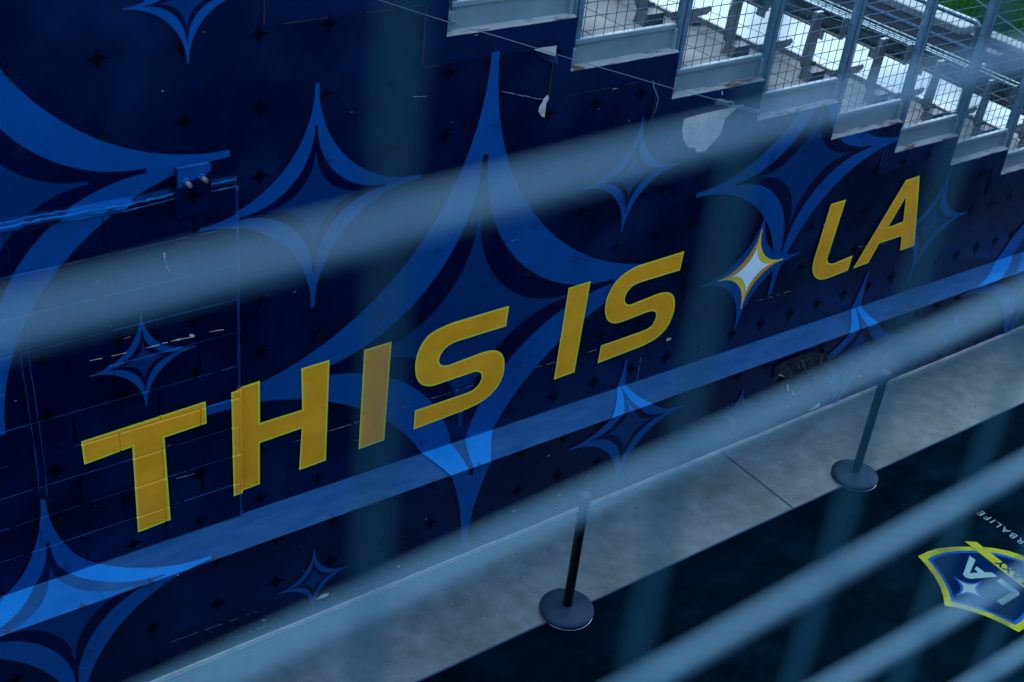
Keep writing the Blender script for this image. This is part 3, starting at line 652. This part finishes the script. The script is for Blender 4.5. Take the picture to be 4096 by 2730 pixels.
# A and L read towards +y with their tops towards -x
Aout = [(7.290, 3.442), (7.292, 3.392), (7.160, 3.335), (7.160, 3.312), (7.222, 3.285), (7.226, 3.268), (7.290, 3.240), (7.288, 3.196), (7.092, 3.286), (7.073, 3.311), (7.083, 3.343)]
cobj('crest_letter', flat_poly([(7.290, 3.442), (7.292, 3.392), (7.135, 3.325), (7.197, 3.297), (7.206, 3.335), (7.243, 3.345), (7.243, 3.275), (7.288, 3.249), (7.285, 3.199), (7.092, 3.286), (7.073, 3.311), (7.083, 3.341)], .0112), 'cwhite', cr)
cobj('crest_letter', flat_poly([(7.245, 3.175), (7.291, 3.174), (7.288, 3.022), (7.268, 3.002), (7.071, 2.999), (7.071, 3.046), (7.240, 3.049)], .0112), 'cwhite', cr)
cobj('crest_banner', flat_poly([(7.388, 3.562), (7.462, 3.512), (7.436, 3.08), (7.425, 2.86), (7.355, 2.90), (7.355, 3.03)], .0130), 'clime', cr)
def text_obj(txt, size, loc, ang, m, par, name, spacing=1.0, shear=0.0, bold=0.0):
    cu = bpy.data.curves.new(name, 'FONT'); cu.body = txt; cu.size = size; cu.space_character = spacing; cu.shear = shear; cu.offset = bold; cu.resolution_u = 3
    t = bpy.data.objects.new(name + '_tmp', cu); COL.objects.link(t)
    dg = bpy.context.evaluated_depsgraph_get(); me = bpy.data.meshes.new_from_object(t.evaluated_get(dg))
    bpy.data.objects.remove(t); bpy.data.curves.remove(cu)
    me.transform(Matrix.Translation(loc) @ Matrix.Rotation(ang, 4, 'Z'))
    me.name = name; me.materials.clear(); me.materials.append(MAT[m])
    o = bpy.data.objects.new(name, me); COL.objects.link(o); o.parent = par
    return o
text_obj('GALAXY', .088, (7.428, 2.90, .0138), math.radians(86.5), 'cnavy', cr, 'crest_lettering', 1.25, bold=.004)
lt = text_obj('HERBALIFE', .092, (7.806, 3.185, .0095), math.radians(90), 'cwhite', cp, 'lettering', 1.28)
lt.matrix_parent_inverse = Matrix.Translation((-7, -2, 0)); lt['label'] = 'small pale lettering printed beside the crest'

# ---------------------------------------------------------------- stanchions
def lathe(bm, prof, n=40, mi=0):
    rings = [[bm.verts.new((r_ * math.cos(2 * math.pi * k / n), r_ * math.sin(2 * math.pi * k / n), z)) for k in range(n)] for r_, z in prof]
    for i in range(len(rings) - 1):
        for k in range(n):
            f = bm.faces.new((rings[i][k], rings[i][(k + 1) % n], rings[i + 1][(k + 1) % n], rings[i + 1][k])); f.smooth = True; f.material_index = mi
    bm.faces.new(rings[0][::-1]); bm.faces.new(rings[-1])
def stanchion(x, y, label):
    t = empty('stanchion', (x, y, .0), label=label, cat='stanchion', group='black belt stanchions at the carpet edge')
    bm = bmesh.new(); lathe(bm, [(.176, .026), (.1785, .030), (.176, .038), (.14, .046), (.08, .056), (.045, .064), (.038, .070)]); link('base_cover', bm, 'basemetal', t)
    bm = bmesh.new(); lathe(bm, [(.165, .004), (.172, .008), (.172, .020), (.166, .026)]); w_ = link('base_weight', bm, 'blackmetal', t)
    bm = bmesh.new(); lathe(bm, [(.172, .0005), (.1775, .003), (.1775, .007), (.172, .009)]); link('rubber_ring', bm, 'rim', t)
    bm = bmesh.new(); lathe(bm, [(.031, .060), (.031, .90), (.0312, .901), (.0312, .955)], 28); p = link('pole', bm, 'blackmetal', t)
    bm = bmesh.new(); lathe(bm, [(.031, .905), (.036, .907), (.036, .968), (.033, .975), (.012, .976)], 28); h = link('belt_head', bm, 'basemetal', t)
    bm = bmesh.new(); box(bm, -.012, .012, .034, .046, .92, .958); link('belt_clip', bm, 'blackmetal', h)
    bm = bmesh.new(); box(bm, -.046, -.034, -.012, .012, .92, .958); link('belt_clip', bm, 'blackmetal', h)
    bm = bmesh.new(); box(bm, -.0015, .0015, -.015, .015, .976, .9775); n_ = 24
    for k in range(n_):
        a0, a1 = 2 * math.pi * k / n_, 2 * math.pi * (k + 1) / n_
        bm.faces.new([bm.verts.new((rr * math.cos(a), rr * math.sin(a), .9768)) for rr, a in ((.026, a0), (.028, a0), (.028, a1), (.026, a1))])
    link('head_mark', bm, 'rim', h)
    return t
stanchion(4.429, 4.475, 'black stanchion nearer the camera, standing where concrete meets carpet').rotation_euler.z = .3
stanchion(7.243, 4.492, 'black stanchion farther along the carpet edge, its top against the wall').rotation_euler.z = 1.2

# ---------------------------------------------------------------- stand deck, benches, fence
stand = empty('bleacher_stand', (8, 6, 0), label='stepped grey deck of the stand behind the fence', cat='stand')
def sobj(name, me, m, par=stand, loc=(0, 0, 0)):
    o = link(name, me, m, par)
    o.matrix_parent_inverse = Matrix.Translation((-8, -6, 0)); o.location = loc
    return o
pm = None
XE, TE = XS, TR
for k in range(2, len(TR)):
    z = TR[k]; a, b = XE[k], XE[k + 1]
    wd = (b - a) / 3
    bm = bmesh.new(); box(bm, wd * .0 + .003, wd - .003, .004, 1.196, -.05, 0); 
    bmesh.ops.bevel(bm, geom=[e for e in bm.edges if all(v.co.z > -.001 for v in e.verts)], offset=.004, segments=1, affect='EDGES')
    me = bpy.data.meshes.new('deck_plank'); bm.to_mesh(me); bm.free()
    nrow = 6 if k < 8 else 5
    for j in range(3):
        for i in range(nrow):
            sobj('deck_plank', me, 'deck', loc=(a + wd * j, 5.585 + 1.2 * i - (.6 if j == 1 else 0) * (1 if i else 0) + (0 if True else 0), z))
    bm = bmesh.new(); box(bm, b - .03, b, 5.585, 18, TR[k + 1] - .05 if k + 1 < len(TR) else 0, z - .006); sobj('riser', bm, 'deck')
    bm = bmesh.new(); box(bm, a, b - .031, 5.585, 18, z - .16, z - .052); sobj('deck_beam', bm, 'deck')
    # grey stringer face and its bottom rail
    bm = bmesh.new(); box(bm, a + .004, b - .004, YW + .056, YW + .072, TZ[k] - .02, TZ[k] + .135); wobj('stringer_plate', bm, 'plate')
    bm = bmesh.new(); box(bm, b - .030, b - .004, YW + .036, YW + .0555, TZ[k] + .014, TZ[k] + .135); wobj('stringer_stiffener', bm, 'plate')
    bm = bmesh.new(); box(bm, a + .05, b - .02, YW + .040, YW + .074, TZ[k] + .136, TZ[k] + .168); bevelled(bm, .004); wobj('bottom_rail', bm, 'plate')
    bm = bmesh.new(); box(bm, a - .006, a + .062, YW + .034, YW + .052, TZ[k] + .012, TZ[k] + .120); bevelled(bm, .003)
    tube(bm, [(a + .03, YW + .030, TZ[k] + .06), (a + .03, YW + .04, TZ[k] + .06)], .009, 6); wobj('gusset_plate', bm, 'plate')

fence = empty('guard_fence', (8, YW + .07, 2), label='galvanised steel mesh fence climbing the stepped wall top', cat='fence')
def fobj(name, bm, m, par=fence):
    o = link(name, bm, m, par)
    if par == fence: o.matrix_parent_inverse = Matrix.Translation((-8, -(YW + .07), -2))
    return o
for k in range(2, len(TR)):
    a, b = XS[k], XS[k + 1]; zb = TZ[k] + .14; H = 1.50
    lean = .02
    for q, xo in enumerate((.008, .052)):
        bm = bmesh.new(); x0 = a + xo
        box(bm, x0, x0 + (.034 if q == 0 else .040), YW + .048, YW + .094, zb - (.02 if q else .07), zb + H)
        for v in bm.verts: v.co.x += lean * (v.co.z - zb) * .6
        bevelled(bm, .005); fobj('post', bm, 'galv')
    bm = bmesh.new(); box(bm, a + .0425, a + .0515, YW + .066, YW + .09, zb, zb + H)
    for v in bm.verts: v.co.x += lean * (v.co.z - zb) * .6
    fobj('post_web', bm, 'galv_dark')
    bm = bmesh.new(); box(bm, a + .05, b + .01, YW + .05, YW + .08, zb + H, zb + H + .035); fobj('top_rail', bm, 'galv')
    pane = bmesh.new(); x = a + .118
    while x < b - .005:
        tube(pane, [(x, YW + .066, zb + .015), (x + .6 * lean * H, YW + .066, zb + H)], .0032, 4, False); x += .0795
    z = zb + .065
    while z < zb + H:
        tube(pane, [(a + .10, YW + .0605, z), (b + .008, YW + .0605, z)], .0032, 4, False); z += .085
    fobj('mesh_panel', pane, 'wire')

def bench(k, first=None):
    n = XS[k + 1]; z = TR[k]; L_ = 7.5
    lab = {5: 'white bench with its end behind the second fence bay from the top', }.get(k)
    t = empty('bleacher_bench', (n, 5.63, z), group='long white bleacher benches rising in rows')
    bm = bmesh.new(); pr = [(.018, .050), (.018, .088), (.040, .094), (.16, .086), (.28, .090), (.325, .094), (.345, .080), (.345, .055), (.33, .050)]
    prism(bm, pr, 'y', .012, L_); link('seat', bm, 'seat', t)
    bm = bmesh.new(); box(bm, .006, .0165, .012, L_, .046, .086); link('seat_fascia', bm, 'fascia', t)
    bm = bmesh.new(); pe = [(.006, .040), (.006, .094), (.07, .098), (.18, .094), (.25, .094), (.30, .096), (.328, .086), (.330, .064), (.30, .044), (.20, .040), (.10, .040)]
    prism(bm, pe, 'y', -.004, .010); link('end_cap', bm, 'fascia', t)
    i = 0; y = .165
    while y < L_:
        bm = bmesh.new()
        outer = [(-.130, .085), (-.138, .105), (-.138, .14), (-.105, .47), (-.035, .47), (-.050, .12), (-.050, .07), (-.08, .052), (-.11, .058)]
        prism(bm, outer, 'y', y, y + .030)
        p = link('backrest_post', bm, 'post', t)
        bm = bmesh.new(); tube(bm, [(-.070, y - .004, .43), (-.070, y + .002, .43)], .011, 8); link('post_bolt', bm, 'rust', p)
        bm = bmesh.new(); box(bm, -.020, .003, y, y + .05, .02, .10); box(bm, -.165, .0, y - .10, y + .0, 0.0, .07)
        for v in bm.verts:
            if v.co.z > .06 and v.co.x < -.1: v.co.x += .03
        link('bracket', bm, 'bracket', t)
        y += 1.22
    bm = bmesh.new(); pr = [(-.012, .325), (-.012, .335), (.006, .345), (-.004, .38), (.006, .42), (-.004, .45), (-.010, .468), (.016, .468), (.024, .45), (.028, .39), (.020, .33)]
    prism(bm, pr, 'y', .012, L_); link('backrest', bm, 'plank', t)
    for xx, zz, rr in ((.003, .4745, .008), (.003, .462, .003)):
        bm = bmesh.new(); box(bm, xx - rr, xx + rr, .0, L_, zz - .006, zz + .002); bevelled(bm, .002); link('backrest_ridge', bm, 'ridge', t)
        break
    bm = bmesh.new(); box(bm, .020, .036, .0, L_, .462, .468); link('backrest_ridge', bm, 'ridge', t)
    bm = bmesh.new(); prism(bm, [(-.016, .32), (-.016, .474), (.030, .476), (.040, .45), (.040, .38), (.022, .318)], 'y', -.002, .010); link('back_end_cap', bm, 'post', t)
    return t
ord_ = {2: 'hidden top', 3: 'uppermost', 4: 'second', 5: 'third', 6: 'fourth', 7: 'fifth', 8: 'sixth', 9: 'seventh', 10: 'eighth', 11: 'ninth', 12: 'tenth', 13: 'lowest'}
for k in range(3, 12):
    t = bench(k); tag(t, label='white aluminium bleacher bench with dark backrest, %s row counted from the top left' % ord_[k], cat='bench')

# steel cable with turnbuckle
cb = empty('steel_cable', CABLE[2], label='thin taut steel cable with turnbuckle running down across the stepped wall', cat='cable')
def kobj(name, bm, m, par=cb):
    o = link(name, bm, m, par)
    if par == cb: o.matrix_parent_inverse = Matrix.Translation([-v for v in CABLE[2]])
    return o
c0, c1 = Vector(CABLE[0]), Vector(CABLE[1]); far0 = c1 + (c0 - c1) * 3
bm = bmesh.new(); tube(bm, [far0, c1] + [Vector(q) for q in CABLE[2:]] + [Vector(BUCKLE[1])], .0024, 6); kobj('cable', bm, 'galv')
b0, b1, b2, b3, b4 = [Vector(q) for q in BUCKLE]
bm = bmesh.new(); random.seed(9); pts = []
for i in range(60):
    t = i / 59; p = b0.lerp(b1, t); a = t * 44; rr = .014 + .008 * random.random(); pts.append(p + Vector((0, math.cos(a), math.sin(a))) * rr)
tube(bm, pts, .003, 5); kobj('cable_wrap', bm, 'galv')
bm = bmesh.new(); ring = [b1.lerp(b2, .5) + Vector((math.cos(a) * .034, 0, math.sin(a) * .016 - math.cos(a) * .012)) for a in [2 * math.pi * i / 16 for i in range(17)]]
tube(bm, ring, .0045, 6, False); kobj('eye', bm, 'galv')
bm = bmesh.new(); d_ = (b3 - b2).normalized(); n_ = Vector((-d_.z, 0, d_.x))
tube(bm, [b2 + d_ * .03 + n_ * .008, b3 + n_ * .008], .0045, 6); tube(bm, [b2 + d_ * .03 - n_ * .008, b3 - n_ * .008], .0045, 6)
tube(bm, [b2 - d_ * .02, b2 + d_ * .05], .006, 6); tube(bm, [b3 - d_ * .02, b4 + Vector((0, .06, 0))], .006, 6); tube(bm, [b3 - d_ * .02, b3 + d_ * .02], .011, 6)
kobj('turnbuckle', bm, 'galv')
bm = bmesh.new(); ring = [c1 + Vector((math.cos(a) * .014, 0, math.sin(a) * .014)) for a in [2 * math.pi * i / 14 for i in range(15)]]
tube(bm, ring, .005, 6, False); tube(bm, [c1 + Vector((0, .01, 0)), c1 + Vector((0, .09, 0))], .006, 6); kobj('eye_bolt', bm, 'galv')
# thin slack wires tied across the fence mesh
def tie_wire(pts, lab):
    bm = bmesh.new(); tube(bm, pts, .0018, 4); tag(link('tie_wire', bm, 'wire'), lab, 'wire', 'slack wires across the fence')
yf = YW + .054
tie_wire([(4.6, yf, 3.95), (5.35, yf, 3.62), (5.9, yf, 3.45), (6.9, yf, 3.05), (7.75, yf, 2.72), (8.9, yf, 2.33), (9.9, yf, 2.0), (11, yf, 1.62)], 'slack dark wire strung lower across the fence mesh')
tie_wire([(5.0, yf, 4.05), (5.75, yf, 3.75), (6.6, yf, 3.42), (7.6, yf, 3.10), (8.5, yf, 2.75), (9.4, yf, 2.45), (11, yf, 1.9)], 'slack dark wire strung higher across the fence mesh')

# ---------------------------------------------------------------- front of the stand, field
fw = empty('front_parapet', (13, 10, 0), label='grey concrete parapet with pale cap between stand and pitch', cat='wall')
def gobj(name, bm, m):
    o = link(name, bm, m, fw); o.matrix_parent_inverse = Matrix.Translation((-13, -10, 0)); return o
for (y0, y1) in ((8.40, 14.0), (14.01, 24)):
    bm = bmesh.new(); box(bm, 13.0, 13.18, y0, y1, 0, 1.40); gobj('parapet_panel', bm, 'parapet')
    bm = bmesh.new(); box(bm, 12.96, 13.22, y0 - .01, y1 - .005, 1.401, 1.50); bevelled(bm, .012); gobj('parapet_cap', bm, 'parcap')
bm = bmesh.new(); box(bm, 13.25, 13.40, 4.0, 8.60, 0, 1.36); gobj('parapet_panel', bm, 'parapet')
bm = bmesh.new(); box(bm, 13.22, 13.43, 3.99, 8.29, 1.361, 1.44); bevelled(bm, .01); gobj('parapet_cap', bm, 'parcap')
bm = bmesh.new(); box(bm, 12.96, 13.10, 7.86, 8.24, .60, 1.36); bevelled(bm, .01); o = gobj('gate_bracket', bm, 'bracket')
bm = bmesh.new(); tube(bm, [(12.95, 7.98, 1.20), (12.90, 7.98, 1.20)], .03, 10); gobj('bracket_bolt', bm, 'rim')
walk = bmesh.new(); box(walk, XS[-1], 13.0, 5.60, 24, .3, .55); tag(link('front_walkway', walk, 'deck'), kind='structure')
pr = empty('pipe_railing', (12.7, 9, .55), label='round steel pipe railing along the front walkway of the stand', cat='railing')
def robj(name, bm, m):
    o = link(name, bm, m, pr); o.matrix_parent_inverse = Matrix.Translation((-12.7, -9, -.55)); return o
def bend(cx, cy, cz, r, a0, a1, n=6): return [(cx, cy + r * math.cos(a0 + (a1 - a0) * i / n), cz + r * math.sin(a0 + (a1 - a0) * i / n)) for i in range(n + 1)]
bm = bmesh.new(); tube(bm, [(12.7, 24, 1.70)] + bend(12.7, 8.10, 1.62, .08, math.pi / 2, math.pi) + [(12.7, 8.02, .55)], .030, 12); robj('top_pipe', bm, 'pipe')
bm = bmesh.new(); tube(bm, [(12.7, 24, 1.39), (12.7, 7.86, 1.39)], .028, 12); robj('middle_pipe', bm, 'pipe')
for y in (9.6, 11.4, 13.2, 15.0, 17.0, 19, 21):
    bm = bmesh.new(); tube(bm, [(12.7, y, .55), (12.7, y, 1.68)], .026, 10); robj('upright', bm, 'pipe')
bm = bmesh.new(); box(bm, 13.45, 120, 2, 110, -.02, .05)
tag(link('pitch', bm, 'grass'), kind='structure')
random.seed(21); bm = bmesh.new()
for i in range(26000):
    x = 13.6 + 14 * random.random() ** 1.5; y = 6 + 17 * random.random(); h = random.uniform(.02, .045); a = random.uniform(0, 6.28); w_ = .006
    dx, dy = math.cos(a) * w_, math.sin(a) * w_; lx, ly = random.uniform(-.02, .02), random.uniform(-.02, .02)
    bm.faces.new((bm.verts.new((x - dx, y - dy, .05)), bm.verts.new((x + dx, y + dy, .05)), bm.verts.new((x + lx, y + ly, .05 + h))))
tag(link('grass', bm, 'grass'), 'green turf blades of the pitch beyond the parapet', 'grass', kind='stuff')
# goal-net like thin lines at the far right top
bm = bmesh.new(); tube(bm, [(13.8, 9.6, 1.75), (13.75, 7.6, 1.30)], .008, 5); tag(link('pitch_rope', bm, 'chalk'), 'thin pale rope slung in front of the turf at top right', 'rope')

# ---------------------------------------------------------------- the raised walkway the picture is taken from
rl = empty('guard_railing', (.3, .207, 4.4), label='out of focus steel bar railing close in front of the viewer', cat='railing')
def lobj(name, bm, m='rail'):
    o = link(name, bm, m, rl, smooth=False); o.matrix_parent_inverse = Matrix.Translation((-.3, -.207, -4.4)); return o
RH = [.30, .20, .10, -.020, -.130, -.232, -.325, -.398, -.468, -.555, -.65, -.74, -.83, -.92, -1.01, -1.10, -1.20, -1.30, -1.40, -1.52]
RV = [-1.17, -1.07, -.97, -.87, -.77, -.67, -.57, -.47, -.37, -.27, -.17, -.07, .03, .135, .240, .335, .418, .494, .575, .66, .75, .84, .93, 1.02, 1.12, 1.22, 1.32, 1.42]
for z in RH:
    bm = bmesh.new(); sl_ = {-.130: .030, -.232: .070, -.325: .060}.get(z, .0); x0_ = {-.130: .15, -.232: .25, -.325: .34}.get(z, 0); tube(bm, [(-1.2, .207, 6 + z + sl_ * (-1.2 - x0_)), (1.5, .207, 6 + z + sl_ * (1.5 - x0_))], .0024, 10); lobj('horizontal_bar', bm)
for x in [1.0266 * q for q in RV]:
    bm = bmesh.new(); tube(bm, [(x, .2125, 4.42), (x, .2125, 6.35)], .0020, 10); lobj('vertical_bar', bm, 'raild')
bm = bmesh.new(); box(bm, -12, 26, -3.399, .26, 4.15, 4.40); tag(link('raised_walkway', bm, 'slab'), kind='structure')
bd = empty('added_shade_building', (6, -3, 0), label='plain unseen building added behind the raised walkway to shade the wall', cat='building')  # out of view, added only to shade the mural wall
bm = bmesh.new(); box(bm, -14, 28, -9, -3.4, 0, 6.9); o = link('wall', bm, 'shade_bldg', bd); o.matrix_parent_inverse = Matrix.Translation((-6, 3, 0))
bm = bmesh.new(); box(bm, -14.3, 28.3, -9.3, -3.1, 6.901, 7.2); o = link('shade_building_roof', bm, 'shade_bldg', bd); o.matrix_parent_inverse = Matrix.Translation((-6, 3, 0))
